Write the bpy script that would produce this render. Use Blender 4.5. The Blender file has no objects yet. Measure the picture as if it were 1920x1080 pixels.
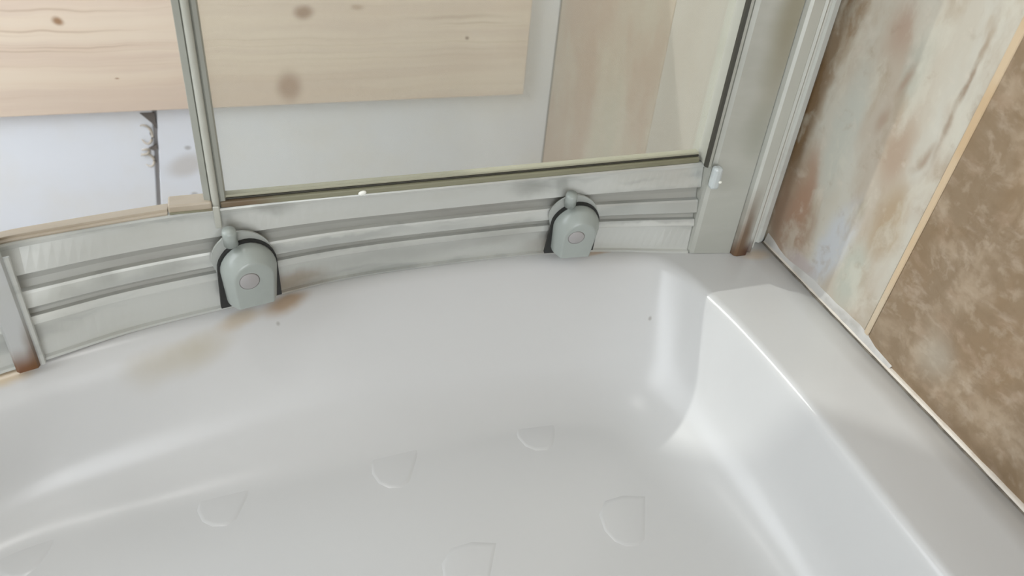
import bpy, bmesh, math, random
import numpy as np
from mathutils import Matrix, Vector

random.seed(4)
S = bpy.context.scene
COL = S.collection

# ---------------------------------------------------------------- camera
cam = bpy.data.cameras.new('camera')
cam.lens = 28.125
cam.sensor_width = 36.0
cam.clip_start = 0.02
cam.dof.use_dof = True
cam.dof.focus_distance = 0.78
cam.dof.aperture_fstop = 7.0
cam_ob = bpy.data.objects.new('camera', cam)
COL.objects.link(cam_ob)
cam_ob.matrix_world = Matrix(((0.952291, 0.110454, -0.284503, 0.0),
                              (-0.292996, 0.591769, -0.750974, 0.0),
                              (0.085412, 0.798504, 0.595899, 0.5),
                              (0, 0, 0, 1)))
S.camera = cam_ob

# ---------------------------------------------------------------- light and exposure
S.view_settings.view_transform = 'Standard'
S.view_settings.look = 'None'
S.view_settings.gamma = 1.0
S.view_settings.use_curve_mapping = False
S.view_settings.exposure = 0.0

W = bpy.data.worlds.new('sky')
S.world = W
W.use_nodes = True
W.node_tree.nodes['Background'].inputs['Color'].default_value = (0.86, 0.93, 1.0, 1)
W.node_tree.nodes['Background'].inputs['Strength'].default_value = 1.0


def area(name, loc, target, sx, sy, power, color):
    l = bpy.data.lights.new(name, 'AREA')
    l.shape = 'RECTANGLE'
    l.size, l.size_y = sx, sy
    l.energy = power
    l.color = color
    o = bpy.data.objects.new(name, l)
    COL.objects.link(o)
    o.location = loc
    d = Vector(target) - Vector(loc)
    o.rotation_euler = d.to_track_quat('-Z', 'Y').to_euler()
    return o


area('window_daylight', (-1.15, 0.60, 0.85), (0.1, 1.4, -0.2), 1.0, 1.0, 16.0, (0.92, 0.96, 1.0))
area('near_fill_light', (-0.35, -2.55, 0.85), (0.0, 1.0, 0.0), 1.5, 1.6, 35.0, (0.94, 0.97, 1.0))  # unseen fill from behind the camera, added to brighten boards and rail
area('ceiling_lamp', (-0.35, 0.75, 2.02), (-0.35, 0.75, 0), 0.16, 0.16, 4.0, (1.0, 0.99, 0.97))
sun = bpy.data.lights.new('hazy_sun', 'SUN')
sun.energy = 1.65
sun.angle = math.radians(0.8)
sun.color = (0.98, 0.99, 1.0)
sun_ob = bpy.data.objects.new('hazy_sun', sun)
COL.objects.link(sun_ob)
sun_ob.location = (-2.0, 2.6, 2.0)
sun_ob.rotation_euler = Vector((0.510, -0.488, -0.707)).to_track_quat('-Z', 'Y').to_euler()


# ---------------------------------------------------------------- helpers
def lin(c):
    return tuple(((v / 255) / 12.92 if v / 255 <= 0.04045 else ((v / 255 + 0.055) / 1.055) ** 2.4) for v in c) + (1.0,)


class Mat:
    """small builder of procedural materials; everything reads object coordinates"""
    def __init__(s, name, color, rough=0.5, metal=0.0, spec=0.5):
        s.m = bpy.data.materials.new(name)
        s.m.use_nodes = True
        s.t = s.m.node_tree
        s.b = s.t.nodes['Principled BSDF']
        s.b.inputs['Roughness'].default_value = rough
        s.b.inputs['Metallic'].default_value = metal
        s.b.inputs['Specular IOR Level'].default_value = spec
        s.tc = s.t.nodes.new('ShaderNodeTexCoord').outputs['Object']
        rgb = s.t.nodes.new('ShaderNodeRGB')
        rgb.outputs[0].default_value = lin(color)
        s.c = rgb.outputs[0]
        s.co = s.tc

    def n(s, typ, **kw):
        nd = s.t.nodes.new(typ)
        for k, v in kw.items():
            setattr(nd, k, v)
        return nd

    def link(s, a, b):
        s.t.links.new(a, b)

    def noise(s, scale, vec=(1, 1, 1), detail=4, rough=0.55, dist=0.0, loc=(0, 0, 0), src=None):
        mp = s.n('ShaderNodeMapping')
        mp.inputs['Scale'].default_value = vec
        mp.inputs['Location'].default_value = loc
        s.link(src or s.co, mp.inputs['Vector'])
        nz = s.n('ShaderNodeTexNoise')
        nz.inputs['Scale'].default_value = scale
        nz.inputs['Detail'].default_value = detail
        nz.inputs['Roughness'].default_value = rough
        nz.inputs['Distortion'].default_value = dist
        s.link(mp.outputs[0], nz.inputs['Vector'])
        return nz

    def warp(s, scale, amount, detail=3):
        """distort the coordinates used from now on"""
        nz = s.noise(scale, detail=detail)
        sub = s.n('ShaderNodeVectorMath', operation='SUBTRACT')
        s.link(nz.outputs['Color'], sub.inputs[0])
        sub.inputs[1].default_value = (0.5, 0.5, 0.5)
        sc = s.n('ShaderNodeVectorMath', operation='SCALE')
        s.link(sub.outputs[0], sc.inputs[0])
        sc.inputs['Scale'].default_value = amount
        ad = s.n('ShaderNodeVectorMath', operation='ADD')
        s.link(s.co, ad.inputs[0])
        s.link(sc.outputs[0], ad.inputs[1])
        s.co = ad.outputs[0]
        return s

    def ramp(s, fac, a, b):
        r = s.n('ShaderNodeMapRange')
        r.interpolation_type = 'SMOOTHSTEP'
        r.inputs['From Min'].default_value = a
        r.inputs['From Max'].default_value = b
        s.link(fac, r.inputs['Value'])
        return r.outputs[0]

    def mul(s, a, k):
        m = s.n('ShaderNodeMath', operation='MULTIPLY')
        s.link(a, m.inputs[0])
        if isinstance(k, (int, float)):
            m.inputs[1].default_value = k
        else:
            s.link(k, m.inputs[1])
        return m.outputs[0]

    def mix(s, fac, color):
        mx = s.n('ShaderNodeMix', data_type='RGBA')
        s.link(fac, mx.inputs[0])
        s.link(s.c, mx.inputs[6])
        mx.inputs[7].default_value = lin(color)
        s.c = mx.outputs[2]
        return s

    def blotch(s, scale, lo, hi, color, k=1.0, **kw):
        return s.mix(s.mul(s.ramp(s.noise(scale, **kw).outputs['Fac'], lo, hi), k), color)

    def blob(s, c, r, color, k=1.0, soft=0.7, rot=(0, 0, 0)):
        mp = s.n('ShaderNodeMapping', vector_type='TEXTURE')
        mp.inputs['Location'].default_value = c
        mp.inputs['Rotation'].default_value = rot
        mp.inputs['Scale'].default_value = r
        s.link(s.co, mp.inputs['Vector'])
        ln = s.n('ShaderNodeVectorMath', operation='LENGTH')
        s.link(mp.outputs[0], ln.inputs[0])
        return s.mix(s.mul(s.ramp(ln.outputs['Value'], 1.0, 1.0 - soft), k), color)

    def bump(s, scale, strength, dist=0.001, **kw):
        nz = s.noise(scale, **kw)
        b = s.n('ShaderNodeBump')
        b.inputs['Strength'].default_value = strength
        b.inputs['Distance'].default_value = dist
        s.link(nz.outputs['Fac'], b.inputs['Height'])
        s.link(b.outputs[0], s.b.inputs['Normal'])
        return s

    def done(s):
        s.link(s.c, s.b.inputs['Base Color'])
        return s.m


def from_data(name, verts, faces, mat, parent=None, smooth=False, mats=None, fmat=None, origin=None):
    """one mesh object; vertices are given in world space and moved to the parent's (or own) origin"""
    me = bpy.data.meshes.new(name)
    off = Vector(origin) if origin else (parent_world(parent) if parent else Vector((0, 0, 0)))
    me.from_pydata([tuple(Vector(v) - off) for v in verts], [], faces)
    bm = bmesh.new()
    bm.from_mesh(me)
    bmesh.ops.recalc_face_normals(bm, faces=bm.faces)
    bm.to_mesh(me)
    bm.free()
    for m in (mats or [mat]):
        me.materials.append(m)
    if fmat:
        for p, i in zip(me.polygons, fmat):
            p.material_index = i
    if smooth:
        for p in me.polygons:
            p.use_smooth = True
    o = bpy.data.objects.new(name, me)
    COL.objects.link(o)
    if parent:
        o.parent = parent
        o.location = off - parent_world(parent)
    else:
        o.location = off
    return o


def parent_world(o):
    v = Vector((0, 0, 0))
    while o:
        v += o.location
        o = o.parent
    return v


def empty(name, loc):
    o = bpy.data.objects.new(name, None)
    o.empty_display_size = 0.02
    COL.objects.link(o)
    o.location = loc
    return o


def tag(o, label, cat, group=None):
    o['label'] = label
    o['category'] = cat
    o['kind'] = 'thing'
    if group:
        o['group'] = group
    return o


def struct(o, label=None):
    o['kind'] = 'structure'
    if label:
        o['label'] = label
    return o


def box_data(x0, x1, y0, y1, z0, z1):
    v = [(x0, y0, z0), (x1, y0, z0), (x1, y1, z0), (x0, y1, z0), (x0, y0, z1), (x1, y0, z1), (x1, y1, z1), (x0, y1, z1)]
    f = [(0, 3, 2, 1), (4, 5, 6, 7), (0, 1, 5, 4), (1, 2, 6, 5), (2, 3, 7, 6), (3, 0, 4, 7)]
    return v, f


def bevel(o, w, seg=2, smooth=True):
    bm = bmesh.new()
    bm.from_mesh(o.data)
    bmesh.ops.bevel(bm, geom=bm.edges[:], offset=w, segments=seg, profile=0.5, affect='EDGES')
    bm.to_mesh(o.data)
    bm.free()
    return o


def box(name, x0, x1, y0, y1, z0, z1, mat, parent=None, bev=0.0, origin=None):
    v, f = box_data(x0, x1, y0, y1, z0, z1)
    o = from_data(name, v, f, mat, parent, origin=origin)
    if bev:
        bevel(o, bev)
    return o


def extrude_z(name, outline, z0, z1, mat, parent, smooth=False):
    """upright profile: plan outline (list of x, y) extruded from z0 to z1"""
    n = len(outline)
    v = [(x, y, z0) for x, y in outline] + [(x, y, z1) for x, y in outline]
    f = [(i, (i + 1) % n, n + (i + 1) % n, n + i) for i in range(n)]
    f += [tuple(range(n)), tuple(range(n, 2 * n))]
    return from_data(name, v, f, mat, parent, smooth)


def tube(name, pts, r, mat, parent, seg=8, closed=False):
    """a round strand along a polyline"""
    pts = [Vector(p) for p in pts]
    n = len(pts)
    v, f = [], []
    for i, p in enumerate(pts):
        a = pts[(i - 1) % n] if (closed or i) else p
        b = pts[(i + 1) % n] if (closed or i < n - 1) else p
        t = (b - a).normalized()
        up = Vector((0, 0, 1)) if abs(t.z) < 0.9 else Vector((1, 0, 0))
        s = t.cross(up).normalized()
        u = s.cross(t)
        rr = r[i] if isinstance(r, (list, tuple)) else r
        for k in range(seg):
            q = 2 * math.pi * k / seg
            v.append(p + (s * math.cos(q) + u * math.sin(q)) * rr)
    for i in range(n if closed else n - 1):
        j = (i + 1) % n
        for k in range(seg):
            l = (k + 1) % seg
            f.append((i * seg + k, i * seg + l, j * seg + l, j * seg + k))
    if not closed:
        f += [tuple(range(seg)), tuple((n - 1) * seg + k for k in range(seg))]
    return from_data(name, v, f, mat, parent, True)


def smooth_interp(xs, ys):
    """monotone-x Catmull-Rom"""
    def fn(x):
        i = max(0, min(len(xs) - 2, int(np.searchsorted(xs, x)) - 1))
        x0, x1 = xs[i], xs[i + 1]
        def slope(k):
            if k == 0:
                return (ys[1] - ys[0]) / (xs[1] - xs[0])
            if k == len(xs) - 1:
                return (ys[-1] - ys[-2]) / (xs[-1] - xs[-2])
            return (ys[k + 1] - ys[k - 1]) / (xs[k + 1] - xs[k - 1])
        h = x1 - x0
        t = (x - x0) / h
        m0, m1 = slope(i) * h, slope(i + 1) * h
        return ((2 * t ** 3 - 3 * t ** 2 + 1) * ys[i] + (t ** 3 - 2 * t ** 2 + t) * m0
                + (-2 * t ** 3 + 3 * t ** 2) * ys[i + 1] + (t ** 3 - t ** 2) * m1)
    return fn


# ---------------------------------------------------------------- materials
m_white = (Mat('white_painted_board', (232, 236, 244), 0.45)
           .blotch(9, 0.35, 0.75, (230, 230, 230), 0.6)
           .blob((-0.125, 1.40, -0.24), (0.05, 0.2, 0.03), (196, 190, 184), 0.6, rot=(0, -0.4, 0))
           .blob((-0.118, 1.40, -0.205), (0.008, 0.2, 0.006), (150, 146, 142), 0.6)
           .blob((-0.12, 1.40, -0.30), (0.008, 0.2, 0.006), (170, 166, 160), 0.6)
           .bump(40, 0.15).done())
m_joint = Mat('grey_joint', (206, 202, 200), 0.9).done()
m_floor = Mat('floor_vinyl', (214, 210, 204), 0.5).blotch(6, 0.3, 0.7, (200, 196, 190)).done()
m_plaster = Mat('plaster', (222, 220, 215), 0.8).bump(60, 0.1).done()

w = Mat('pine_board', (214, 196, 180), 0.55)
w.warp(5, 0.03)
w.blotch(3.0, 0.35, 0.7, (216, 196, 178), 0.8, vec=(1, 1, 3))
w.blotch(2.2, 0.42, 0.62, (226, 211, 192), 0.8, vec=(0.6, 1, 12), loc=(3, 0, 0))
w.blotch(2.0, 0.50, 0.70, (218, 198, 178), 0.35, vec=(0.5, 1, 26), detail=2, loc=(7, 0, 1))
w.blotch(2.0, 0.60, 0.68, (196, 174, 152), 0.3, vec=(0.35, 1, 60), detail=2, loc=(1, 0, 4))
for (x, z, rx, rz) in ((-0.30, 0.020, 0.20, 0.003), (-0.25, -0.006, 0.16, 0.002), (-0.33, -0.012, 0.14, 0.002), (0.36, 0.030, 0.14, 0.006), (0.40, 0.018, 0.10, 0.003), (-0.28, 0.052, 0.2, 0.003)):
    w.blob((x, 1.375, z), (rx, 0.3, rz), (180, 156, 134), 0.5, 0.9)
for (x, z, rx, rz, col, k) in ((-0.272, 0.036, 0.012, 0.009, (150, 112, 78), 0.9),
                               (0.0999, 0.041, 0.024, 0.019, (150, 118, 92), 0.95),
                               (0.069, -0.085, 0.030, 0.042, (160, 128, 104), 0.8),
                               (0.385, -0.01, 0.006, 0.005, (120, 96, 74), 0.9),
                               (0.19, 0.05, 0.016, 0.008, (176, 150, 124), 0.7),
                               (-0.21, -0.06, 0.005, 0.002, (150, 112, 78), 0.8)):
    w.blob((x, 1.375, z), (rx, 0.3, rz), col, k, 0.8)
w.bump(6, 0.04, vec=(0.4, 1, 30))
m_pine = w.done()

m_pale_panel = (Mat('pale_wall_panel', (178, 174, 164), 0.35).warp(6, 0.03)
                .blotch(5, 0.4, 0.65, (171, 163, 151), 0.6, vec=(1, 1, 0.5)).done())
m_mottled_panel = (Mat('mottled_wall_panel', (178, 168, 150), 0.35).warp(7, 0.04)
                   .blotch(6, 0.42, 0.62, (166, 142, 122), 0.8, vec=(1, 1, 0.5))
                   .blotch(5, 0.5, 0.66, (168, 164, 146), 0.8, vec=(1, 1, 0.4), loc=(4, 1, 0)).done())

m = Mat('veined_stone_panel', (188, 181, 167), 0.32)
m.warp(9, 0.035, 4)
m.warp(38, 0.008, 3)
V = 0.567
m.blotch(7, 0.42, 0.62, (192, 189, 178), 0.9, vec=(1, 1.4, 0.6))
m.blotch(8, 0.50, 0.66, (176, 160, 142), 0.6, vec=(1, 1.2, 0.6), loc=(2, 5, 1))
m.blob((V, 0.655, 0.20), (0.1, 0.021, 0.26), (128, 98, 62), 0.95, 0.7)
m.blob((V, 0.640, 0.30), (0.1, 0.016, 0.10), (128, 98, 62), 0.8, 0.7)
m.blob((V, 0.632, 0.05), (0.1, 0.050, 0.075), (152, 124, 102), 0.9, 0.6)
m.blob((V, 0.628, 0.09), (0.1, 0.020, 0.07), (160, 128, 106), 0.8, 0.7)
m.blob((V, 0.600, 0.17), (0.1, 0.026, 0.11), (184, 184, 174), 0.9, 0.7)
m.blob((V, 0.563, 0.055), (0.1, 0.028, 0.085), (190, 192, 194), 1.0, 0.6, rot=(0.2, 0, 0))
m.blob((V, 0.520, 0.05), (0.1, 0.030, 0.06), (176, 178, 166), 0.9, 0.7)
m.blob((V, 0.600, 0.012), (0.1, 0.04, 0.016), (178, 166, 164), 0.8, 0.7)
m.blob((V, 0.530, 0.185), (0.1, 0.024, 0.05), (166, 144, 124), 0.8, 0.8)
m.blob((V, 0.505, 0.125), (0.1, 0.030, 0.055), (166, 146, 120), 0.9, 0.7)
m.blob((V, 0.575, 0.285), (0.1, 0.030, 0.035), (166, 140, 122), 0.7, 0.9)
m.blob((V, 0.545, 0.26), (0.1, 0.022, 0.05), (178, 178, 166), 0.8, 0.8)
m.blob((V, 0.487, 0.27), (0.1, 0.005, 0.09), (138, 116, 96), 0.8, 0.9, rot=(0.05, 0, 0))
m.blob((V, 0.500, 0.20), (0.1, 0.007, 0.03), (150, 128, 108), 0.7, 0.95, rot=(0.3, 0, 0))
m.blob((V, 0.552, 0.25), (0.1, 0.008, 0.030), (158, 132, 112), 0.7, 0.95, rot=(0.3, 0, 0))
m.blob((V, 0.562, 0.205), (0.1, 0.009, 0.022), (158, 132, 112), 0.6, 0.95)
m.blob((V, 0.543, 0.115), (0.1, 0.009, 0.018), (152, 140, 118), 0.7, 0.95)
m.blotch(24, 0.50, 0.66, (200, 196, 182), 0.5, detail=6, vec=(1, 1.5, 0.8))
m.blotch(20, 0.52, 0.68, (164, 146, 124), 0.5, detail=6, vec=(1, 1.5, 0.7), loc=(3, 7, 2))
m.blotch(46, 0.56, 0.74, (206, 196, 182), 0.4, detail=5)
m.blotch(50, 0.56, 0.76, (150, 130, 108), 0.4, detail=5, loc=(5, 3, 2))
m.bump(30, 0.2, 0.0015)
m_veined = m.done()

m = Mat('brown_travertine_panel', (134, 115, 92), 0.4)
m.warp(12, 0.03, 4)
m.blotch(11, 0.40, 0.62, (134, 112, 86), 0.85, vec=(1, 1.2, 0.8))
m.blotch(16, 0.48, 0.66, (166, 148, 126), 0.75, loc=(3, 1, 0))
m.blotch(9, 0.54, 0.70, (120, 96, 66), 0.75, loc=(8, 2, 5))
m.blotch(40, 0.52, 0.68, (158, 136, 114), 0.5, vec=(1, 0.7, 1.3), detail=5)
m.blotch(50, 0.54, 0.74, (180, 164, 146), 0.5, vec=(1, 0.6, 1.4), detail=6, loc=(2, 9, 1))
m.blotch(30, 0.56, 0.78, (116, 96, 72), 0.45, detail=6, loc=(6, 1, 3))
m.blotch(95, 0.46, 0.66, (126, 106, 82), 0.45, detail=5, vec=(1, 0.8, 1.2))
m.blotch(80, 0.52, 0.70, (172, 156, 136), 0.4, detail=5, loc=(4, 4, 9))
m.blob((V, 0.40, 0.05), (0.1, 0.030, 0.035), (172, 164, 150), 0.55, 0.9)
m.blob((V, 0.33, 0.006), (0.1, 0.10, 0.014), (112, 92, 70), 0.6, 0.9)
m.bump(45, 0.35, 0.0015, detail=5)
m_brown = m.done()

m_grout = (Mat('cream_joint_strip', (198, 176, 146), 0.5).blotch(20, 0.45, 0.65, (190, 162, 126), 0.7)
           .blob((V, 0.47, 0.03), (0.1, 0.02, 0.06), (196, 182, 160), 0.7).done())
m_seal = (Mat('cream_sealant', (204, 196, 184), 0.4).blotch(40, 0.5, 0.7, (190, 178, 164), 0.7).bump(60, 0.3, 0.001).done())
m_smear = (Mat('grey_sealant_smear', (188, 186, 182), 0.5).blotch(40, 0.45, 0.7, (168, 164, 158), 0.8).bump(60, 0.3, 0.001).done())
m_mould = Mat('black_mould', (84, 78, 70), 0.8).blotch(60, 0.4, 0.6, (120, 112, 100), 0.7).done()

m = Mat('white_acrylic', (199, 199, 198), 0.26)
m.warp(18, 0.012)
STN = (196, 180, 152)
for (x, y, rx, ry, a, col, k) in ((-0.120, 0.594, 0.050, 0.022, 0.50, (172, 162, 138), 0.75),
                                  (-0.078, 0.614, 0.055, 0.015, 0.42, (172, 162, 138), 0.7),
                                  (0.010, 0.655, 0.034, 0.010, 0.35, (158, 130, 98), 0.8),
                                  (-0.035, 0.641, 0.030, 0.008, 0.35, (176, 156, 126), 0.6),
                                  (0.350, 0.677, 0.030, 0.005, -0.05, (178, 150, 122), 0.7),
                                  (0.540, 0.640, 0.026, 0.014, 0.0, (206, 188, 166), 0.7),
                                  (-0.225, 0.592, 0.030, 0.010, 0.3, (196, 172, 132), 0.7)):
    m.blob((x, y, -0.004), (rx, ry, 0.05), col, k, 0.75, rot=(0, 0, a))
for (x, y, z) in ((0.0, 0.640, -0.02), (0.265, 0.60, -0.09), (0.40, 0.61, -0.05), (0.15, 0.575, -0.128)):
    m.blob((x, y, z), (0.003, 0.003, 0.006), (150, 145, 140), 0.7, 0.8)
m_tray = m.done()

def alu(name, col=(206, 207, 202), rough=0.34, metal=0.3):
    return (Mat(name, col, rough, metal).warp(14, 0.02)
            .blotch(18, 0.45, 0.7, (194, 194, 187), 0.6, vec=(0.5, 0.5, 1.6)))
m_alu = alu('satin_aluminium', (212, 214, 208), 0.5, 0.0).bump(30, 0.05, 0.001).done()
m_rail = (alu('streaky_rail_aluminium', (200, 201, 196), 0.24, 0.25).warp(30, 0.02)
          .blotch(9, 0.50, 0.64, (160, 163, 159), 0.6, vec=(0.35, 0.35, 3.0), detail=3, loc=(2, 0, 7))
          .blob((-0.165, 0.655, 0.055), (0.049, 0.08, 0.016), (142, 144, 137), 0.56, 0.95)  # grey patches from here on paint dark reflections into the metal's colour
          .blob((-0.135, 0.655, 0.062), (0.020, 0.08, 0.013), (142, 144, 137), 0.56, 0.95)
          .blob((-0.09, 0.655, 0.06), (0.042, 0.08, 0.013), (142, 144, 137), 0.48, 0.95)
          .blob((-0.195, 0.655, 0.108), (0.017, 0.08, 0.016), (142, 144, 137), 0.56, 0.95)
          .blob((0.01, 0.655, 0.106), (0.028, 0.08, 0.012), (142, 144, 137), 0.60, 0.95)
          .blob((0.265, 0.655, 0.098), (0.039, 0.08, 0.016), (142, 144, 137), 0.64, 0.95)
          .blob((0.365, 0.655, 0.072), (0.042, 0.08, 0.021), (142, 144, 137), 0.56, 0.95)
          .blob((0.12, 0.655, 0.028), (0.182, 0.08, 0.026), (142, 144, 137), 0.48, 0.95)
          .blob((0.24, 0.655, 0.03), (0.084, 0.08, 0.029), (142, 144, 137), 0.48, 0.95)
          .blob((0.02, 0.66, 0.012), (0.05, 0.05, 0.022), (134, 116, 92), 0.7, 0.9)
          .blob((0.30, 0.68, 0.012), (0.045, 0.05, 0.022), (134, 124, 106), 0.5, 0.9)
          .bump(24, 0.06, 0.001).done())
m_groove = Mat('darker_groove', (168, 168, 162), 0.45, 0.3).blotch(16, 0.4, 0.7, (154, 152, 146), 0.7, vec=(0.4, 0.4, 1)).done()  # groove faces, a greyer tone than the ribs
m_post = (alu('rust_stained_post', (196, 197, 196), 0.32, 0.5)
          .blob((0.004, 0.0, -0.004), (0.05, 0.06, 0.034), (120, 74, 34), 0.95, 0.8)
          .blob((0.010, 0.0, 0.014), (0.010, 0.06, 0.050), (110, 78, 46), 0.7, 0.9).done())
m_jamb_ridge = (alu('rust_footed_ridge', (198, 199, 192), 0.38, 0.45)
                .blob((0.012, -0.015, -0.002), (0.026, 0.06, 0.030), (84, 44, 26), 0.95, 0.75)
                .blob((0.006, -0.015, 0.02), (0.014, 0.06, 0.085), (122, 96, 72), 0.9, 0.9).done())
m_jamb_face = (alu('green_grey_jamb', (182, 183, 175), 0.34, 0.35)
               .blob((-0.006, -0.015, 0.29), (0.03, 0.1, 0.18), (138, 130, 104), 0.7, 0.9)
               .blob((-0.006, -0.015, 0.15), (0.03, 0.1, 0.05), (154, 156, 144), 0.5, 0.9).done())
m_tan = (Mat('tan_plastic_plank_reflection', (178, 166, 148), 0.45).blotch(20, 0.45, 0.65, (164, 150, 130), 0.7, vec=(0.4, 1, 1)).done())  # end block plastic; on the rail top it paints the plank's reflection
m_olive = (Mat('olive_grey_seal', (132, 130, 108), 0.5).blotch(18, 0.45, 0.7, (112, 108, 84), 0.7, vec=(0.4, 1, 1))
           .blob((-0.22, 0.0, 0.0), (0.045, 0.05, 0.03), (104, 76, 52), 0.8, 0.9).done())
m_dark = Mat('dark_gasket', (58, 56, 48), 0.6).done()
m_bead = Mat('pale_olive_bead', (168, 166, 146), 0.5).done()
m_gap = Mat('filler_shadow_gap', (112, 106, 102), 0.9).done()
m_black = Mat('black_rubber', (34, 34, 32), 0.55).done()
m_plastic = Mat('grey_green_plastic', (158, 164, 159), 0.26).blotch(40, 0.45, 0.7, (153, 159, 154), 0.5).done()
m_button = Mat('grey_button', (162, 159, 158), 0.35).done()
m_button_ring = Mat('button_groove', (120, 116, 114), 0.5).done()
m_bracket = Mat('clear_grey_bracket', (170, 173, 168), 0.2).done()
m_stile = (Mat('milky_edge_seal', (178, 178, 168), 0.35).blotch(14, 0.45, 0.7, (166, 166, 154), 0.6).done())
m_stile_dark = Mat('grey_edge_channel', (152, 153, 144), 0.35).blotch(14, 0.45, 0.7, (140, 140, 130), 0.6).done()
m_clear = Mat('cloudy_clip', (190, 196, 196), 0.12).done()
m_glint = Mat('white_glint', (244, 244, 236), 0.3).done()  # white for the modelled glints on seal and clip

# hazy glass: mostly see-through, with a thin film of limescale
mg = bpy.data.materials.new('hazy_glass')
mg.use_nodes = True
t = mg.node_tree
t.nodes.clear()
out = t.nodes.new('ShaderNodeOutputMaterial')
tr = t.nodes.new('ShaderNodeBsdfTransparent')
tr.inputs[0].default_value = (0.975, 0.98, 0.955, 1)
film = t.nodes.new('ShaderNodeBsdfTranslucent')
film.inputs[0].default_value = lin((216, 213, 202))
dif = t.nodes.new('ShaderNodeBsdfDiffuse')
dif.inputs[0].default_value = lin((214, 212, 200))
ad = t.nodes.new('ShaderNodeMixShader')
ad.inputs[0].default_value = 0.5
gl = t.nodes.new('ShaderNodeBsdfGlossy')
gl.inputs['Roughness'].default_value = 0.06
fr = t.nodes.new('ShaderNodeFresnel')
fr.inputs[0].default_value = 1.45
m1 = t.nodes.new('ShaderNodeMixShader')
m2 = t.nodes.new('ShaderNodeMixShader')
tcg = t.nodes.new('ShaderNodeTexCoord')
ng = t.nodes.new('ShaderNodeTexNoise')
ng.inputs['Scale'].default_value = 6
mr = t.nodes.new('ShaderNodeMapRange')
mr.inputs['From Min'].default_value = 0.3
mr.inputs['From Max'].default_value = 0.7
mr.inputs['To Min'].default_value = 0.10
mr.inputs['To Max'].default_value = 0.18
L = t.links.new
L(tcg.outputs['Object'], ng.inputs['Vector'])
L(ng.outputs['Fac'], mr.inputs['Value'])
L(film.outputs[0], ad.inputs[1]); L(dif.outputs[0], ad.inputs[2])
L(mr.outputs[0], m1.inputs[0])
L(tr.outputs[0], m1.inputs[1]); L(ad.outputs[0], m1.inputs[2])
geo = t.nodes.new('ShaderNodeNewGeometry')       # reflect only where a ray enters the pane
ins = t.nodes.new('ShaderNodeMath')
ins.operation = 'SUBTRACT'
ins.inputs[0].default_value = 1.0
L(geo.outputs['Backfacing'], ins.inputs[1])
frm = t.nodes.new('ShaderNodeMath')
frm.operation = 'MULTIPLY'
L(fr.outputs[0], frm.inputs[0]); L(ins.outputs[0], frm.inputs[1])
L(frm.outputs[0], m2.inputs[0])
L(m1.outputs[0], m2.inputs[1]); L(gl.outputs[0], m2.inputs[2])
L(m2.outputs[0], out.inputs['Surface'])
m_glass = mg

# ---------------------------------------------------------------- room shell
YF = 1.405          # face of the far wall
XR = 0.567          # face of the right wall's panels
FZ = -0.42          # room floor
NY = -2.6           # the near wall, with an opening made for the near fill
struct(box('floor', -1.2, 0.70, NY, 1.6, FZ - 0.05, FZ, m_floor))
struct(box('ceiling', -1.2, 0.70, NY, 1.6, 2.4, 2.45, m_plaster))
struct(box('wall_near', -1.2, 0.70, NY - 0.05, NY, FZ, 0.0, m_plaster))
struct(box('trim_4', -1.2, -1.12, NY - 0.05, NY, 0.0, 2.4, m_plaster))
struct(box('trim_5', 0.42, 0.70, NY - 0.05, NY, 0.0, 2.4, m_plaster))
struct(box('trim_6', -1.12, 0.42, NY - 0.05, NY, 1.7, 2.4, m_plaster))
struct(box('wall_left', -1.25, -1.2, NY, 1.6, FZ, 0.25, m_plaster))
struct(box('trim_1', -1.25, -1.2, NY, 0.0, 0.25, 2.4, m_plaster))
struct(box('trim_2', -1.25, -1.2, 1.2, 1.6, 0.25, 2.4, m_plaster))
struct(box('trim_3', -1.25, -1.2, 0.0, 1.2, 1.5, 2.4, m_plaster))

# far wall: backing with white boards fixed to it, a dark joint between them
WX0, WX1, WZ0, WZ1 = -0.685, 0.46, 0.75, 2.25      # the window in the far wall, above the picture
wf = struct(box('wall_far', -1.2, 0.60, YF + 0.004, YF + 0.10, FZ, WZ0, m_joint), 'white boarded wall behind the shower with one open grey joint')
struct(box('trim_7', -1.2, WX0, YF, YF + 0.10, WZ0, 2.4, m_plaster))
struct(box('trim_8', WX1, 0.60, YF, YF + 0.10, WZ0, 2.4, m_plaster))
struct(box('trim_9', WX0, WX1, YF, YF + 0.10, WZ1, 2.4, m_plaster))


def board(x0t, x0b, x1t, x1b, z0, z1):
    y0, y1 = YF - 0.006, YF + 0.004
    v = [(x0b, y0, z0), (x1b, y0, z0), (x1b, y1, z0), (x0b, y1, z0), (x0t, y0, z1), (x1t, y0, z1), (x1t, y1, z1), (x0t, y1, z1)]
    o = from_data('board', v, box_data(0, 1, 0, 1, 0, 1)[1], m_white, wf)
    bevel(o, 0.0015, 1)
    return o


def crack(z):        # centre line of the leaning joint
    return -0.1615 + (z + 0.134) * 0.125


board(-1.2, -1.2, crack(-0.05) - 0.0034, crack(FZ) - 0.0034, FZ, -0.05)
board(-1.2, -1.2, -0.16, -0.16, -0.049, WZ0)
# the right-hand board runs on up beside the end of the plank
ol = [(crack(FZ) + 0.0034, FZ), (0.5665, FZ), (0.5665, WZ0), (-0.158, WZ0), (-0.158, -0.05), (crack(-0.05) + 0.0034, -0.05)]
v = [(x, YF - 0.006, z) for x, z in ol] + [(x, YF + 0.004, z) for x, z in ol]
bevel(from_data('board', v, [tuple(range(6)), tuple(range(6, 12))] + [(i, (i + 1) % 6, 6 + (i + 1) % 6, 6 + i) for i in range(6)], m_white, wf), 0.0015, 1)

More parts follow.
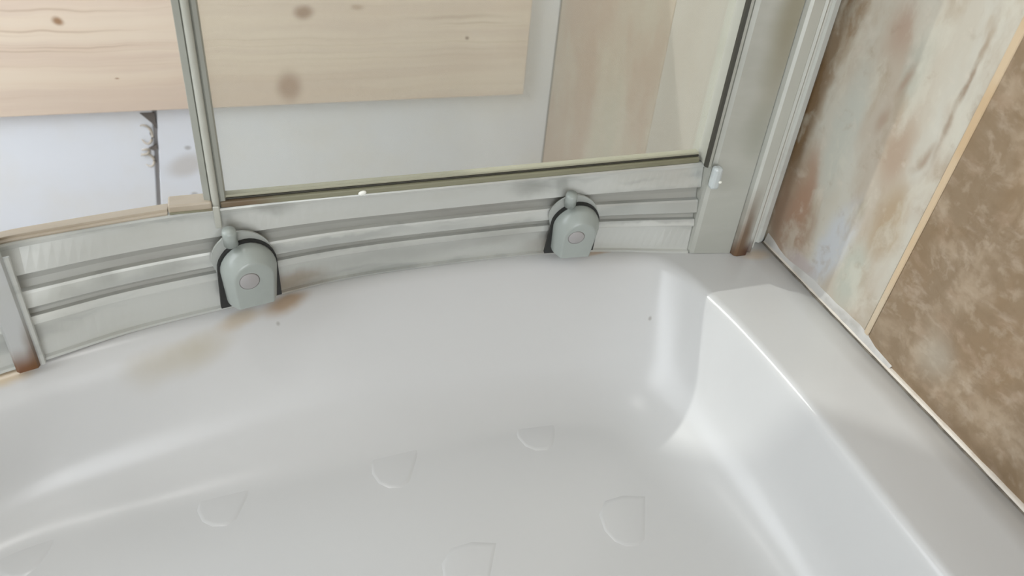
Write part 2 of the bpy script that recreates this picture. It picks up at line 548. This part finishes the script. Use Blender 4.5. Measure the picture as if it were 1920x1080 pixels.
# flaking filler beside the joint, under the plank
random.seed(8)
for (dx, z, rx, rz, a) in ((-0.016, -0.172, 0.010, 0.018, 0.1), (-0.015, -0.222, 0.009, 0.013, 0.5), (-0.019, -0.206, 0.008, 0.005, 0.2)):
    cxx = crack(z) + dx
    pts = []
    for k in range(14):
        q = -2.6 + 4.6 * k / 13
        x, zz = rx * math.cos(q), rz * math.sin(q)
        pts.append((cxx + x * math.cos(a) - zz * math.sin(a), YF - 0.009 - 0.003 * math.sin(k * 0.7), z + x * math.sin(a) + zz * math.cos(a)))
    tube('filler_flake', pts, [0.0012 + 0.0012 * math.sin(math.pi * k / 13) for k in range(14)], m_seal, wf, 6)
for (pts) in (((-0.185, -0.134), (-0.162, -0.134), (-0.163, -0.165), (-0.170, -0.152)),
              ((-0.182, -0.200), (-0.168, -0.194), (-0.168, -0.203), (-0.176, -0.206)),
              ((-0.176, -0.172), (-0.172, -0.168), (-0.170, -0.182), (-0.174, -0.180)),
              ((-0.179, -0.222), (-0.175, -0.217), (-0.174, -0.230), (-0.178, -0.228))):
    v = [(x, YF - 0.0075, z) for x, z in pts] + [(x, YF - 0.004, z) for x, z in pts]
    o = from_data('filler_gap', v, [(0, 1, 2, 3), (4, 7, 6, 5), (0, 1, 5, 4), (1, 2, 6, 5), (2, 3, 7, 6), (3, 0, 4, 7)], m_gap, wf)

# right wall: backing plus its panels and the cream joint strip
wr = struct(box('wall_right', XR + 0.010, XR + 0.10, NY, 1.6, FZ, 2.4, m_plaster), 'stone-look panelled wall on the right of the shower')


def edge(z):            # the joint between the two shower panels leans a little
    return 0.4765 - 0.045 * min(z, 0.6)


def wall_panel(y0, y1, z0, z1, mat, lean0=0, lean1=0):
    ys0 = [edge(z) + lean0 if lean0 else y0 for z in (z0, 0.6, z1)]
    ys1 = [edge(z) + lean1 if lean1 else y1 for z in (z0, 0.6, z1)]
    prof = [(ys0[0], z0), (ys1[0], z0), (ys1[1], 0.6), (ys1[2], z1), (ys0[2], z1), (ys0[1], 0.6)]
    v = [(XR, y, z) for y, z in prof] + [(XR + 0.010, y, z) for y, z in prof]
    o = from_data('wall_panel', v, [tuple(range(6)), tuple(range(6, 12))] + [(i, (i + 1) % 6, 6 + (i + 1) % 6, 6 + i) for i in range(6)], mat, wr)
    bevel(o, 0.0012, 1)
    # keep the object at the world origin so that its pattern is laid out in wall coordinates
    return o


wall_panel(0.4785, 0.690, 0.0005, 2.4, m_veined, lean0=0.0030)['label'] = 'pale veined stone-look panel next to the jamb'
wall_panel(-0.62, 0.4715, 0.0005, 2.4, m_brown, lean1=-0.0030)['label'] = 'brown travertine-look panel'
wall_panel(0.690, 0.985, FZ, 2.4, m_pale_panel)['label'] = 'plain pale panel seen through the glass'
wall_panel(0.985, 1.398, FZ, 2.4, m_mottled_panel)['label'] = 'mottled beige panel seen through the glass'
v = []
for z, wd in ((0.0005, 0.0030), (0.6, 0.0050), (2.1, 0.0050)):
    v += [(XR - 0.0010, edge(z) - wd, z), (XR - 0.0010, edge(z) + wd, z), (XR + 0.008, edge(z) + wd, z), (XR + 0.008, edge(z) - wd, z)]
f = [(0, 1, 2, 3), (8, 9, 10, 11)] + [(a * 4 + k, a * 4 + (k + 1) % 4, a * 4 + 4 + (k + 1) % 4, a * 4 + 4 + k) for a in (0, 1) for k in range(4)]
bevel(from_data('joint_strip', v, f, m_grout, wr), 0.0008, 1)

# ---------------------------------------------------------------- shower tray
D = 0.130
LIP = [(-0.218, 0.580), (-0.145, 0.606), (-0.057, 0.634), (0.0292, 0.661), (0.1285, 0.6734), (0.2525, 0.675), (0.3948, 0.6623), (0.4323, 0.6292), (0.447, 0.558), (0.4524, 0.4916), (0.4550, 0.4218), (0.4545, 0.3382), (0.4533, 0.2268),
       (0.4533, 0.05), (0.45, -0.12), (0.41, -0.25), (0.30, -0.31), (0.0, -0.32), (-0.30, -0.31), (-0.45, -0.22), (-0.51, 0.0), (-0.51, 0.22), (-0.46, 0.41), (-0.35, 0.522)]
BASE = [(-0.255, 0.5477), (-0.1779, 0.5569), (-0.0846, 0.5679), (0.0065, 0.5717), (0.0936, 0.5767), (0.2106, 0.5802), (0.325, 0.5770), (0.380, 0.5480), (0.410, 0.4950), (0.424, 0.4350), (0.4340, 0.3750), (0.438, 0.3158), (0.438, 0.215),
        (0.438, 0.05), (0.425, -0.11), (0.38, -0.22), (0.28, -0.27), (0.0, -0.28), (-0.28, -0.27), (-0.41, -0.19), (-0.46, 0.0), (-0.46, 0.20), (-0.425, 0.36), (-0.345, 0.475)]
RL = [0.030, 0.026, 0.016, 0.010, 0.010, 0.010, 0.010, 0.010, 0.010, 0.010, 0.010, 0.010, 0.010] + [0.012] * 10 + [0.025]
RB = [0.045, 0.050, 0.050, 0.048, 0.044, 0.040, 0.042, 0.060, 0.075, 0.070, 0.06, 0.05, 0.05] + [0.03] * 11


def closed_spline(pts, per):
    pts = [np.array(p, float) for p in pts]
    n = len(pts)
    res = []
    for i in range(n):
        p0, p1, p2, p3 = pts[i - 1], pts[i], pts[(i + 1) % n], pts[(i + 2) % n]
        for k in range(per):
            u = k / per
            res.append(0.5 * (2 * p1 + (p2 - p0) * u + (2 * p0 - 5 * p1 + 4 * p2 - p3) * u * u + (3 * p1 - p0 - 3 * p2 + p3) * u ** 3))
    return res


PER = 16
lip = closed_spline(LIP, PER)
base = closed_spline(BASE, PER)
rl = [float(a[0]) for a in closed_spline([(r,) for r in RL], PER)]
rb = [float(a[0]) for a in closed_spline([(r,) for r in RB], PER)]
# smooth the matched curves a little
def relax(c, it=10):
    for _ in range(it):
        c = [(c[i - 1] + 2 * c[i] + c[(i + 1) % len(c)]) / 4 for i in range(len(c))]
    return c
lip, base = relax(lip, 25), relax(base, 110)
N = len(lip)
cen = np.array((0.05, 0.18))
X0, X1, Y0, Y1 = -0.68, XR - 0.0015, -0.50, 0.745
rings = []


def outer(p):
    d = p - cen
    tx = (X1 - cen[0]) / d[0] if d[0] > 0 else (X0 - cen[0]) / d[0]
    ty = (Y1 - cen[1]) / d[1] if d[1] > 0 else (Y0 - cen[1]) / d[1]
    return cen + d * min(tx, ty)


def quad(a, b, c, n):
    out_ = []
    for k in range(n + 1):
        u = k / n
        out_.append((1 - u) ** 2 * a + 2 * u * (1 - u) * b + u * u * c)
    return out_


ering = []
for i in range(N):
    b_ = base[i]
    tb = base[(i + 3) % N] - base[i - 3]
    nb = np.array((-tb[1], tb[0])); nb = nb / np.linalg.norm(nb)
    if nb.dot(cen - b_) < 0:
        nb = -nb
    ering.append(b_ + nb * rb[i])
ering = relax(ering, 120)
cols = []
for i in range(N):
    l, b_ = lip[i], base[i]
    d = b_ - l
    inset = max(1e-4, np.linalg.norm(d))
    d = d / inset
    tang = lip[(i + 1) % N] - lip[i - 1]
    nin = np.array((-tang[1], tang[0]))          # inward normal of the lip (curve runs clockwise seen from above)
    nin = nin / np.linalg.norm(nin)
    if nin.dot(cen - l) < 0:
        nin = -nin
    P1 = np.array((l[0], l[1], 0.0))
    P2 = np.array((b_[0], b_[1], -D))
    wdir = (P2 - P1) / np.linalg.norm(P2 - P1)
    A = P1 - np.array((nin[0], nin[1], 0)) * rl[i]
    B = P1 + wdir * rl[i] * 1.2
    Cc = P2 - wdir * rb[i] * 1.1
    E_ = np.array((ering[i][0], ering[i][1], -D))
    o2 = outer(l)
    col = [np.array((o2[0], o2[1], -0.30)), np.array((o2[0], o2[1], -0.004)),
           np.array((o2[0], o2[1], 0.0)) + np.array((cen[0] - o2[0], cen[1] - o2[1], 0)) * 0.006]
    O3 = col[-1]
    for u in (0.33, 0.66):
        col.append(O3 + (A - O3) * u)
    col += quad(A, P1, B, 8)
    for u in (0.25, 0.5, 0.75):
        col.append(B + (Cc - B) * u)
    col += quad(Cc, P2, E_, 12)
    fc = np.array((cen[0], cen[1], -D))
    for u in (0.25, 0.5, 0.75):
        col.append(E_ + (fc - E_) * u)
    cols.append(col)
K = len(cols[0])
verts = [tuple(p) for col in cols for p in col] + [(cen[0], cen[1], -D)]
faces = []
for i in range(N):
    j = (i + 1) % N
    for k in range(K - 1):
        faces.append((i * K + k, j * K + k, j * K + k + 1, i * K + k + 1))
    faces.append((i * K + K - 1, j * K + K - 1, N * K))
tray = from_data('shower_tray', verts, faces, m_tray, smooth=True)
tag(tray, 'glossy white moulded shower tray with a deep rounded well and yellowed back rim', 'shower tray')

# raised D-shaped grips on the tray floor
DSH = [(-0.0414, 0.5465), (-0.0626, 0.5018), (-0.0711, 0.4961), (-0.0829, 0.4983), (-0.0912, 0.5056), (-0.0958, 0.5189), (-0.0941, 0.5372), (-0.0822, 0.5507), (-0.0628, 0.5528)]
DC = np.mean(np.array(DSH), axis=0)
dl = [np.array(p) - DC for p in DSH]


def grip(cx, cy, k=1.0):
    rngs = []
    for (sc, z) in ((1.06, -0.0003), (1.0, 0.0002), (0.93, 0.0007), (0.86, 0.0008)):
        rngs.append([(cx + p[0] * sc * k, cy + p[1] * sc * k, -D + z) for p in dl])
    n = len(dl)
    v = [p for r in rngs for p in r]
    f = []
    for a in range(3):
        for q in range(n):
            f.append((a * n + q, a * n + (q + 1) % n, (a + 1) * n + (q + 1) % n, (a + 1) * n + q))
    f.append(tuple(range(3 * n, 4 * n)))
    return from_data('grip_mark', v, f, m_tray, tray, smooth=True)


for (x, y) in ((-0.0695, 0.5230), (0.093, 0.5300), (0.249, 0.5440), (-0.232, 0.5090), (0.2950, 0.4130), (0.135, 0.3960),
               (-0.025, 0.3900), (-0.185, 0.380), (0.385, 0.300), (0.20, 0.275), (0.04, 0.265)):
    grip(x, y)

# sealant along the foot of the right wall
sb = empty('sealant_bead', (XR, 0.2, 0.0))
tag(sb, 'cream sealant bead with a black mould line along the foot of the right wall', 'sealant')


def strip(name, ys, prof, mat, wob=0.0, seed=1):
    rnd = random.Random(seed)
    v, f = [], []
    m_ = len(prof)
    for y in ys:
        s_ = 1 + wob * (rnd.random() - 0.5) * 2
        for (x, z) in prof:
            v.append((XR + x * s_, y, z * s_ if z > 0 else z))
    for i in range(len(ys) - 1):
        for k in range(m_ - 1):
            f.append((i * m_ + k, i * m_ + k + 1, (i + 1) * m_ + k + 1, (i + 1) * m_ + k))
    return from_data(name, v, f, mat, sb, True)


ysl = [0.662 - 0.014 * k for k in range(90)]
strip('bead', ysl, [(-0.0040, 0.0006), (-0.0038, 0.0015), (-0.0026, 0.0026), (-0.0008, 0.0031), (0.0004, 0.0033)], m_seal, 0.12, 3)
strip('mould_line', ysl, [(-0.0060, 0.0001), (-0.0056, 0.0007), (-0.0047, 0.0010), (-0.0036, 0.0009)], m_mould, 0.08, 5)
# the smear of sealant pushed up the wall near the jamb
rnd = random.Random(11)
hs = [0.012, 0.010, 0.006, 0.005, 0.006, 0.008, 0.010, 0.011, 0.010, 0.010, 0.011, 0.012, 0.013, 0.012, 0.010, 0.007, 0.005, 0.0042]
v, f = [], []
for i, h in enumerate(hs):
    y = 0.662 - 0.0135 * i
    hh = h * (0.9 + 0.2 * rnd.random())
    v += [(XR - 0.0028, y, 0.0024), (XR - 0.0016, y, 0.0042 + max(0, hh - 0.006) * 0.4), (XR - 0.0010, y, hh), (XR + 0.0006, y, hh + 0.0012)]
for i in range(len(hs) - 1):
    for k in range(3):
        f.append((i * 4 + k, i * 4 + k + 1, i * 4 + k + 5, i * 4 + k + 4))
from_data('sealant_smear', v, f, m_smear, sb, True)

# ---------------------------------------------------------------- bottom rail
RH = 0.112
Bx = [-0.62, -0.54, -0.44, -0.33, -0.229, -0.196, -0.1269, -0.0248, 0.0684, 0.1954, 0.3285, 0.4613, 0.535]
By = [0.300, 0.398, 0.485, 0.552, 0.597, 0.608, 0.6335, 0.6572, 0.6787, 0.6872, 0.6848, 0.6594, 0.6440]
Tx = [-0.62, -0.54, -0.44, -0.33, -0.229, -0.19, -0.036, 0.185, 0.458, 0.535]
Ty = [0.308, 0.406, 0.492, 0.567, 0.612, 0.626, 0.652, 0.661, 0.670, 0.672]
fB, fT = smooth_interp(Bx, By), smooth_interp(Tx, Ty)
PROF = [(0.0, 0.0035, 0), (0.022, 0.0035, 0), (0.030, 0.0, 0), (0.30, 0.0010, 0), (0.315, 0.0042, 0), (0.33, 0.0046, 0), (0.39, 0.0030, 0), (0.395, -0.0012, 1), (0.42, -0.0018, 1), (0.455, -0.0018, 1), (0.46, 0.0030, 0), (0.475, 0.0050, 0), (0.58, 0.0030, 0), (0.60, 0.0020, 0),
        (0.605, -0.0030, 1), (0.66, -0.0042, 1), (0.72, -0.0042, 1), (0.725, 0.0005, 0), (0.74, 0.0028, 0), (0.94, 0.0000, 0), (0.955, 0.0030, 0), (0.985, 0.0036, 0), (1.0, 0.0026, 0)]
xs = np.linspace(-0.62, 0.4596, 140)
v, f, fm = [], [], []
M_ = len(PROF) + 2
for x in xs:
    yb, yt = fB(x), fT(x)
    for (q, o, _) in PROF:
        v.append((x, yb + (yt - yb) * q - o, RH * q))
    v.append((x, yt + 0.016, RH))
    v.append((x, yb + 0.030, 0.0))
for i in range(len(xs) - 1):
    for k in range(M_):
        l = (k + 1) % M_
        f.append((i * M_ + k, i * M_ + l, (i + 1) * M_ + l, (i + 1) * M_ + k))
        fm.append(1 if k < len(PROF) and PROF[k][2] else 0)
f += [tuple(range(M_)), tuple((len(xs) - 1) * M_ + k for k in range(M_))]
fm += [0, 0]
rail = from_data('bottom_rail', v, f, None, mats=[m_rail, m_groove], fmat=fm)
tag(rail, 'ribbed satin aluminium bottom rail with darker grooves along the back of the tray', 'rail')

# strip along the rail's top, the plank's reflection painted in as tan
v, f = [], []
xi = np.linspace(-0.62, -0.080, 56)
for x in xi:
    y = fT(x)
    v += [(x, y - 0.0015, RH), (x, y - 0.0015, RH + 0.0012), (x, y + 0.0030, RH + 0.0012), (x, y + 0.0034, RH + 0.0030), (x, y + 0.0125, RH + 0.0034), (x, y + 0.0125, RH)]
for i in range(len(xi) - 1):
    for k in range(6):
        f.append((i * 6 + k, i * 6 + (k + 1) % 6, (i + 1) * 6 + (k + 1) % 6, (i + 1) * 6 + k))
f += [tuple(range(6)), tuple((len(xi) - 1) * 6 + k for k in range(6))]
o = from_data('rail_top_reflection', v, f, m_tan, rail)
o['label'] = 'tan strip on the open rail top, coloured as the reflection of the plank'

# ---------------------------------------------------------------- right wall jamb
jm = empty('wall_jamb', (0.51, 0.655, 0.0))
tag(jm, 'tall green-grey aluminium jamb with a rusty foot against the right wall', 'door jamb')
TOP = 1.30
extrude_z('jamb_face', [(0.4600, 0.660), (0.4615, 0.6565), (0.4660, 0.6545), (0.5095, 0.6478), (0.5095, 0.690), (0.4600, 0.690)], 0.0005, TOP, m_jamb_face, jm)
extrude_z('inner_ridge', [(0.4545, 0.659), (0.4555, 0.6560), (0.4590, 0.6550), (0.4600, 0.6570), (0.4600, 0.690), (0.4545, 0.690)], RH + 0.001, TOP, m_stile, jm)
extrude_z('outer_ridge', [(0.5100, 0.6485), (0.5110, 0.6420), (0.5140, 0.6400), (0.5260, 0.6400), (0.5285, 0.6425), (0.5300, 0.6470), (0.5345, 0.6450), (0.5365, 0.6460), (0.5370, 0.690), (0.5100, 0.690)],
          0.0005, TOP, m_jamb_ridge, jm)
extrude_z('wall_channel', [(0.5370, 0.6560), (0.5385, 0.6530), (0.5440, 0.6530), (0.5460, 0.6600), (0.5540, 0.6630), (0.5560, 0.6610), (0.5650, 0.6650), (0.5665, 0.6680), (0.5665, 0.690), (0.5370, 0.690)],
          0.0005, TOP, m_alu, jm)
extrude_z('glass_gasket', [(0.4522, 0.6550), (0.4545, 0.6530), (0.4545, 0.6590), (0.4522, 0.6590)], RH + 0.001, TOP, m_dark, jm)['label'] = 'thin dark gasket'
c_ = box('corner_clip', 0.4590, 0.4690, 0.6440, 0.6540, 0.090, 0.1160, m_clear, jm, 0.003)
c_['label'] = 'cloudy plastic clip'
box('clip_glint', 0.4655, 0.4690, 0.6425, 0.6440, 0.0985, 0.1015, m_glint, jm, 0.0012)  # white nub modelled as the clip's small highlight

# ---------------------------------------------------------------- left post
ps = empty('corner_post', (-0.208, 0.60, 0.0))
tag(ps, 'satin aluminium post with a rusty foot at the left end of the rail', 'post')
cs, sn = math.cos(0.30), math.sin(0.30)
def rot(p, c=(-0.208, 0.604)):
    return (c[0] + p[0] * cs - p[1] * sn, c[1] + p[0] * sn + p[1] * cs)
extrude_z('post_body', [rot(p) for p in ((-0.0105, -0.0060), (-0.0105, -0.0080), (-0.0085, -0.0110), (0.0055, -0.0110), (0.0075, -0.0080), (0.0075, -0.0060))], 0.0005, TOP, m_post, ps)
extrude_z('post_core', [rot(p) for p in ((-0.0100, 0.02), (-0.0100, -0.0058), (0.0070, -0.0058), (0.0070, 0.02))], RH + 0.006, TOP, m_alu, ps)
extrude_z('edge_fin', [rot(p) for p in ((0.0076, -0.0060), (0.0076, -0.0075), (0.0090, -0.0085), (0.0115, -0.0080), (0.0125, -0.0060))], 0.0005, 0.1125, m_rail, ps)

# ---------------------------------------------------------------- sliding door
dr = empty('sliding_door', (0.2, 0.66, RH))
tag(dr, 'hazy glass sliding door pane with a milky edge seal and two grey clips', 'sliding door')


def dy(x):          # the pane's plane in plan
    return 0.6530 + (x + 0.036) * (0.0175 / 0.49)


def slab(name, x0, x1, a, b, z0, z1, mat, parent=None, bev=0.0):
    v = [(x0, dy(x0) + a, z0), (x1, dy(x1) + a, z0), (x1, dy(x1) + b, z0), (x0, dy(x0) + b, z0),
         (x0, dy(x0) + a, z1), (x1, dy(x1) + a, z1), (x1, dy(x1) + b, z1), (x0, dy(x0) + b, z1)]
    o = from_data(name, v, box_data(0, 1, 0, 1, 0, 1)[1], mat, parent or dr)
    if bev:
        bevel(o, bev)
    return o


slab('glass_pane', -0.034, 0.4510, 0.002, 0.007, RH + 0.0090, TOP, m_glass)
slab('bottom_seal', -0.036, 0.4510, -0.0040, 0.0095, RH + 0.0004, RH + 0.0062, m_olive, bev=0.0012)['label'] = 'olive-grey bottom seal'
slab('seal_lip', -0.036, 0.4510, -0.0006, 0.0095, RH + 0.0062, RH + 0.0080, m_dark, bev=0.0006)
slab('glass_bead', -0.036, 0.4510, 0.0004, 0.0090, RH + 0.0080, RH + 0.0104, m_bead, bev=0.0006)['label'] = 'dark lip along the foot of the glass'
# edge seal: a flange, a rounded rib and a channel
extrude_z('edge_flange', [(-0.0495, 0.655), (-0.0490, 0.6515), (-0.0440, 0.6500), (-0.0430, 0.6520), (-0.0430, 0.664), (-0.0495, 0.664)], 0.1160, TOP, m_stile_dark, dr)
extrude_z('edge_rib', [(-0.0430, 0.660)] + [(-0.0398 + 0.0032 * math.cos(q), 0.6505 - 0.0035 * math.sin(q)) for q in [math.pi * (1 - k / 8) for k in range(9)]] + [(-0.0366, 0.660)], RH + 0.0005, TOP, m_stile, dr)
bevel(box('rib_tail', -0.0428, -0.0372, 0.6450, 0.6470, 0.094, 0.1165, m_stile, dr), 0.0009)
extrude_z('edge_channel', [(-0.0366, 0.664), (-0.0366, 0.6525), (-0.0350, 0.6510), (-0.0318, 0.6510), (-0.0310, 0.6530), (-0.0310, 0.664)], RH + 0.0005, TOP, m_stile_dark, dr)
slab('end_block', -0.0790, -0.0430, -0.0060, 0.0120, RH + 0.0004, RH + 0.0085, m_tan, bev=0.0016)['label'] = 'tan end block under the edge seal'
slab('end_block_lip', -0.0780, -0.0430, -0.0075, -0.0060, RH + 0.0006, RH + 0.0022, m_olive)
# a white bead on the bottom seal, added to look like a glint
bm = bmesh.new()
bmesh.ops.create_uvsphere(bm, u_segments=10, v_segments=6, radius=1.0, matrix=Matrix.Translation((0.089, dy(0.089) - 0.0045, RH + 0.0025)) @ Matrix.Rotation(-0.3, 4, 'Y') @ Matrix.Diagonal((0.0042, 0.0014, 0.0024, 1)))
me_v = [tuple(q.co) for q in bm.verts]
me_f = [tuple(q.index for q in fc.verts) for fc in bm.faces]
bm.free()
from_data('seal_glint', me_v, me_f, m_glint, dr, True)['label'] = 'white bead modelled as a glint'


# ---- the two clips that carry the door; built once around (0,0,0), facing -Y, then copied
def arch(w, h, y, foot=1.0, n=16, skew=0.0):
    """outline of a round-topped shield, from bottom right over the top to bottom left"""
    pts = [(w * foot, 0.0)]
    for k in range(n + 1):
        q = math.pi * k / n
        pts.append((w * math.cos(q) * (1 - 0.10 * math.sin(q) ** 2), h - w * 1.05 + w * 1.05 * math.sin(q)))
    pts.append((-w * foot, 0.0))
    return [(x + skew * z, y, z) for x, z in pts]


def ring_mesh(name, rings, mat, parent, smooth=True, cap=True):
    n = len(rings[0])
    v = [p for r in rings for p in r]
    f = []
    for a in range(len(rings) - 1):
        for q in range(n):
            f.append((a * n + q, a * n + (q + 1) % n, (a + 1) * n + (q + 1) % n, (a + 1) * n + q))
    f.append(tuple(range(n)))
    f.append(tuple((len(rings) - 1) * n + k for k in range(n)))
    return from_data(name, v, f, mat, parent, smooth, origin=(0, 0, 0) if parent is None else None)


def cyl(name, c, axis, r, h, mat, parent, seg=20, top=0.85):
    ax = Vector(axis).normalized()
    s = ax.orthogonal().normalized()
    u = ax.cross(s)
    v = []
    for (rr, hh) in ((r, 0), (r, h * 0.82), (r * top, h)):
        for k in range(seg):
            q = 2 * math.pi * k / seg
            v.append(tuple(Vector(c) + s * (rr * math.cos(q)) + u * (rr * math.sin(q)) + ax * hh))
    f = []
    for a in range(2):
        for k in range(seg):
            f.append((a * seg + k, a * seg + (k + 1) % seg, (a + 1) * seg + (k + 1) % seg, (a + 1) * seg + k))
    f += [tuple(range(seg)), tuple(range(2 * seg, 3 * seg))]
    return from_data(name, v, f, mat, parent, True)


def shade_flat_by_angle(o, deg=35):
    for p in o.data.polygons:
        p.use_smooth = True
    bm = bmesh.new()
    bm.from_mesh(o.data)
    for e in bm.edges:
        if len(e.link_faces) == 2 and e.calc_face_angle(0) > math.radians(deg):
            e.smooth = False
    bm.to_mesh(o.data)
    bm.free()


def inset(pts, k, y, zc, dz=0.0):
    return [(x * k, y, zc + (z - zc) * k + dz if z > 0 else z) for (x, _, z) in pts]


hs_ = arch(0.0248, 0.060, 0.0, 0.90)
body = ring_mesh('clip', [[(x, -0.003, z) for x, _, z in hs_], [(x, -0.011, z) for x, _, z in hs_], inset(hs_, 0.97, -0.0140, 0.024), inset(hs_, 0.93, -0.0165, 0.024),
                          inset(hs_, 0.74, -0.0238, 0.024), inset(hs_, 0.70, -0.0247, 0.024), inset(hs_, 0.64, -0.0250, 0.024)], m_plastic, None)
shade_flat_by_angle(body, 50)
body['label'] = 'grey-green plastic clip with a round push button'
gk = arch(0.0266, 0.0622, 0.0, 1.06)
ring_mesh('rubber_backing', [[(x, -0.0022, z if z > 0 else -0.010) for x, _, z in gk], [(x, -0.0060, z if z > 0 else -0.010) for x, _, z in gk]], m_black, body, False)
bk = arch(0.0272, 0.0712, 0.0, 0.9, skew=-0.07)
ring_mesh('bracket', [[(x, 0.0, max(z, 0.02)) for x, _, z in bk], [(x, -0.0021, max(z, 0.02)) for x, _, z in bk]], m_bracket, body, False)
cyl('button_groove', (-0.0040, -0.0242, 0.031), (0, -1, 0), 0.0092, 0.0009, m_button_ring, body, 28, 1.0)
cyl('push_button', (-0.0040, -0.0242, 0.031), (0, -1, 0), 0.0085, 0.0014, m_button, body, 28, 0.96)
cyl('knob', (-0.0125, -0.0085, 0.0640), (-0.06, -0.10, 1), 0.0062, 0.0170, m_plastic, body, 20, 0.9)


def place(root, loc, rx, rz, sc):
    root.location = Vector(loc) - dr.location
    root.rotation_euler = (rx, 0, rz)
    root.scale = sc


body.parent = dr
c2 = body.copy()
COL.objects.link(c2)
c2.parent = dr
for ch in list(body.children):
    d_ = ch.copy()
    COL.objects.link(d_)
    d_.parent = c2
place(body, (-0.0215, 0.6490, 0.0200), 0.06, 0.22, (1.02, 1, 1))
place(c2, (0.3165, 0.6750, 0.0200), 0.17, -0.06, (1.0, 1, 0.96))

# ---------------------------------------------------------------- plank outside the shower
pk = box('wooden_plank', -0.95, 0.5015, 1.3755, 1.3985, -0.1205, 0.16, m_pine, None, 0.0012)
tag(pk, 'wide pale pine plank with brown knots fixed along the white wall', 'plank')
